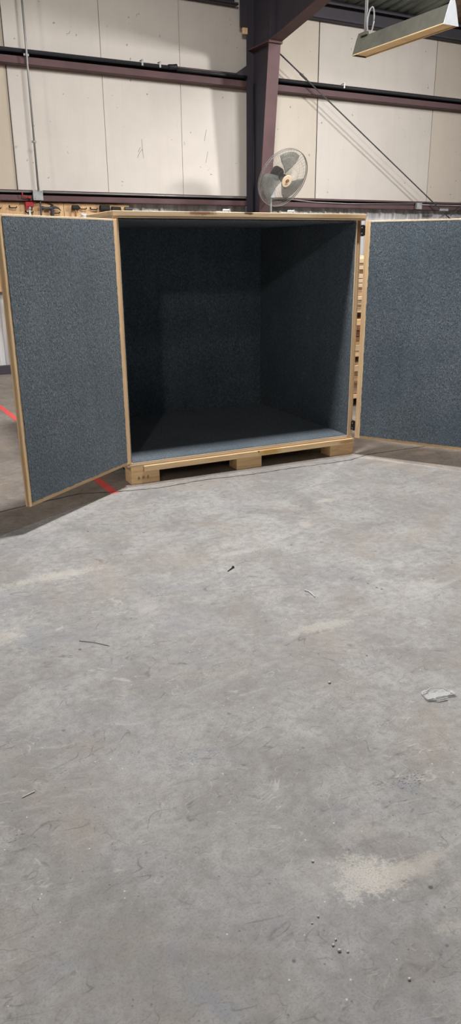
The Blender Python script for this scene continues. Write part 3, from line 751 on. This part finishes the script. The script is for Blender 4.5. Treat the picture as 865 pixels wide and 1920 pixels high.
litter('screw', 'dark screw lying on the bare floor below the middle of the crate', 'screw', (.01, -1.697, .004), [(-.024, -.017, 0), (.018, .012, 0), (.02, .014, 0), (.026, .019, 0)], [.002, .004, .007, .008], 'rust')
n1 = litter('nail', 'pale bent nail lying on the floor to the right of the dark screw', 'nail', (.24, -2.14, .004), [(-.012, .045, 0), (.0, .02, 0), (.0, .0, 0), (-.006, -.045, 0)], [.003, .0035, .004, .0025], 'white_metal')
litter('wire_offcut', 'thin dark wire offcut on the left part of the floor', 'wire', (-.86, -2.14, .002), [(-.055, .05, 0), (0, .005, .001), (.05, -.052, 0)], .0012, 'rust')
litter('wood_splinter', 'tiny pale splinter on the floor at the left, in the foreground', 'splinter', (-1.31, -2.98, .003), [(-.02, .0, 0), (.02, .01, 0)], .0018, 'white_metal')
# crumpled film wrapper
bm = bmesh.new(); G = []; rw = random.Random(5)
for i in range(13):
    row = []
    for j in range(9):
        x = (i/12-.5)*.125; y = (j/8-.5)*.058*(1-.45*(i/12))
        row.append(bm.verts.new((x+rw.uniform(-.003, .003), y+rw.uniform(-.003, .003), .002+.007*abs(sin(i*1.1+j*.7))*rw.uniform(.3, 1)+(.006 if j in (0, 8) else 0))))
    G.append(row)
for i in range(12):
    for j in range(8): bm.faces.new((G[i][j], G[i][j+1], G[i+1][j+1], G[i+1][j]))
w = obj('plastic_wrapper', bm, 'film', None, (.205, -3.12, .001), (0, 0, -.25), smooth=True); sm = w.modifiers.new('s', 'SOLIDIFY'); sm.thickness = .0008
tag(w, 'crumpled clear plastic wrapper on the floor at the right edge', 'wrapper')
bm = bmesh.new(); bm_tube(bm, [(-.055, -.02, .006), (-.02, -.036, .008), (.02, -.03, .008)], .0025, 6); bm_tube(bm, [(-.06, .012, .012), (-.02, .032, .016), (.03, .026, .012), (.055, -.012, .008)], .002, 6)
obj('fold', bm, 'white_metal', w)
# pebbles
def pebble(x, y, r, label, grp=None):
    bm = bmesh.new(); bmesh.ops.create_icosphere(bm, subdivisions=2, radius=r)
    rp = random.Random(int(x*1e4))
    for v in bm.verts: v.co = Vector((v.co.x*rp.uniform(.85, 1.15), v.co.y*rp.uniform(.8, 1.1), v.co.z*.7*rp.uniform(.9, 1.1)))
    zmin = min(v.co.z for v in bm.verts)
    return tag(obj('pebble', bm, 'stone', None, (x, y, -zmin)), label, 'pebble', grp)
GP = 'pebbles near the pale dust patch'; LP = 'tiny grey pebble of the little cluster in front of the pale dust patch'
for x, y, r in ((-.749, -3.846, .0038), (-.744, -3.866, .0045), (-.735, -3.836, .0032), (-.727, -3.877, .0032), (-.762, -3.77, .0028), (-.738, -3.76, .003)):
    pebble(x, y, r, LP, GP)
pebble(-.655, -3.60, .004, 'single small pebble behind the pale dust patch')
pebble(-.64, -4.0, .004, 'single small pebble at the bottom edge of the photo')
pebble(-.12, -2.86, .006, 'brownish pebble alone in the middle of the floor')

# ------------------------------------------------------------------ light
def lamp(name, loc, target, energy, size, sy=None, col=(1, .97, .95), spread=180):
    l = bpy.data.lights.new(name, 'AREA'); l.energy = energy; l.size = size; l.color = col
    l.spread = RAD(spread)
    if sy: l.shape = 'RECTANGLE'; l.size_y = sy
    o = bpy.data.objects.new(name, l); C.objects.link(o); o.location = loc
    o.rotation_euler = (Vector(target)-Vector(loc)).to_track_quat('-Z', 'Y').to_euler(); return o
lamp('overhead_lamps_and_fill', (1.0, -.48, 5.6), (1.0, -.9, 0), 370, .45, .45)
lamp('overhead_lamps_and_fill', (-6.1, -11.1, 5.9), (0, 0, 1), 115, .35)
lamp('overhead_lamps_and_fill', (13.0, -4.2, 5.7), (3.6, 6, 3), 135, 1.0, spread=62)
lamp('overhead_lamps_and_fill', (1.6, 1.2, 5.4), (2.2, 6.3, 2.6), 42, .5, spread=120)  # unseen fill light, added to brighten the back wall
lamp('overhead_lamps_and_fill', (-4.6, 1.2, 5.3), (-3, 2.5, 0), 120, .5)
lamp('overhead_lamps_and_fill', (5.0, 2.4, 5.3), (5, 3, 0), 200, .5)
lamp('overhead_lamps_and_fill', (0.5, -6.8, 6.1), (.5, -6, 0), 30, .6)

w = bpy.data.worlds.new('world'); S.world = w; w.use_nodes = True
bg = w.node_tree.nodes['Background']; bg.inputs[0].default_value = (.92, .96, 1, 1); bg.inputs[1].default_value = .06

# ------------------------------------------------------------------ camera
f, p, yaw, r = 1383.9144, .3385, -.4467, -.0095
cy, sy, cp, sp = cos(yaw), sin(yaw), cos(p), sin(p)
F = Vector((-sy*cp, cy*cp, -sp)); rt = Vector((cy, sy, 0)); up = rt.cross(F)
X = rt*cos(r)+up*sin(r); U = -rt*sin(r)+up*cos(r)
cam = bpy.data.cameras.new('camera'); co = bpy.data.objects.new('camera', cam); C.objects.link(co)
m = Matrix((X, U, -F)).transposed().to_4x4(); m.translation = (-1.5489, -4.9582, 1.6)
co.matrix_world = m
cam.sensor_fit = 'VERTICAL'; cam.sensor_height = 36; cam.lens = f*36/1920
cam.clip_end = 200; cam.clip_start = .05
S.camera = co
S.view_settings.view_transform = 'Standard'; S.view_settings.look = 'None'; S.view_settings.gamma = 1
S.view_settings.use_curve_mapping = False; S.view_settings.exposure = 0.1
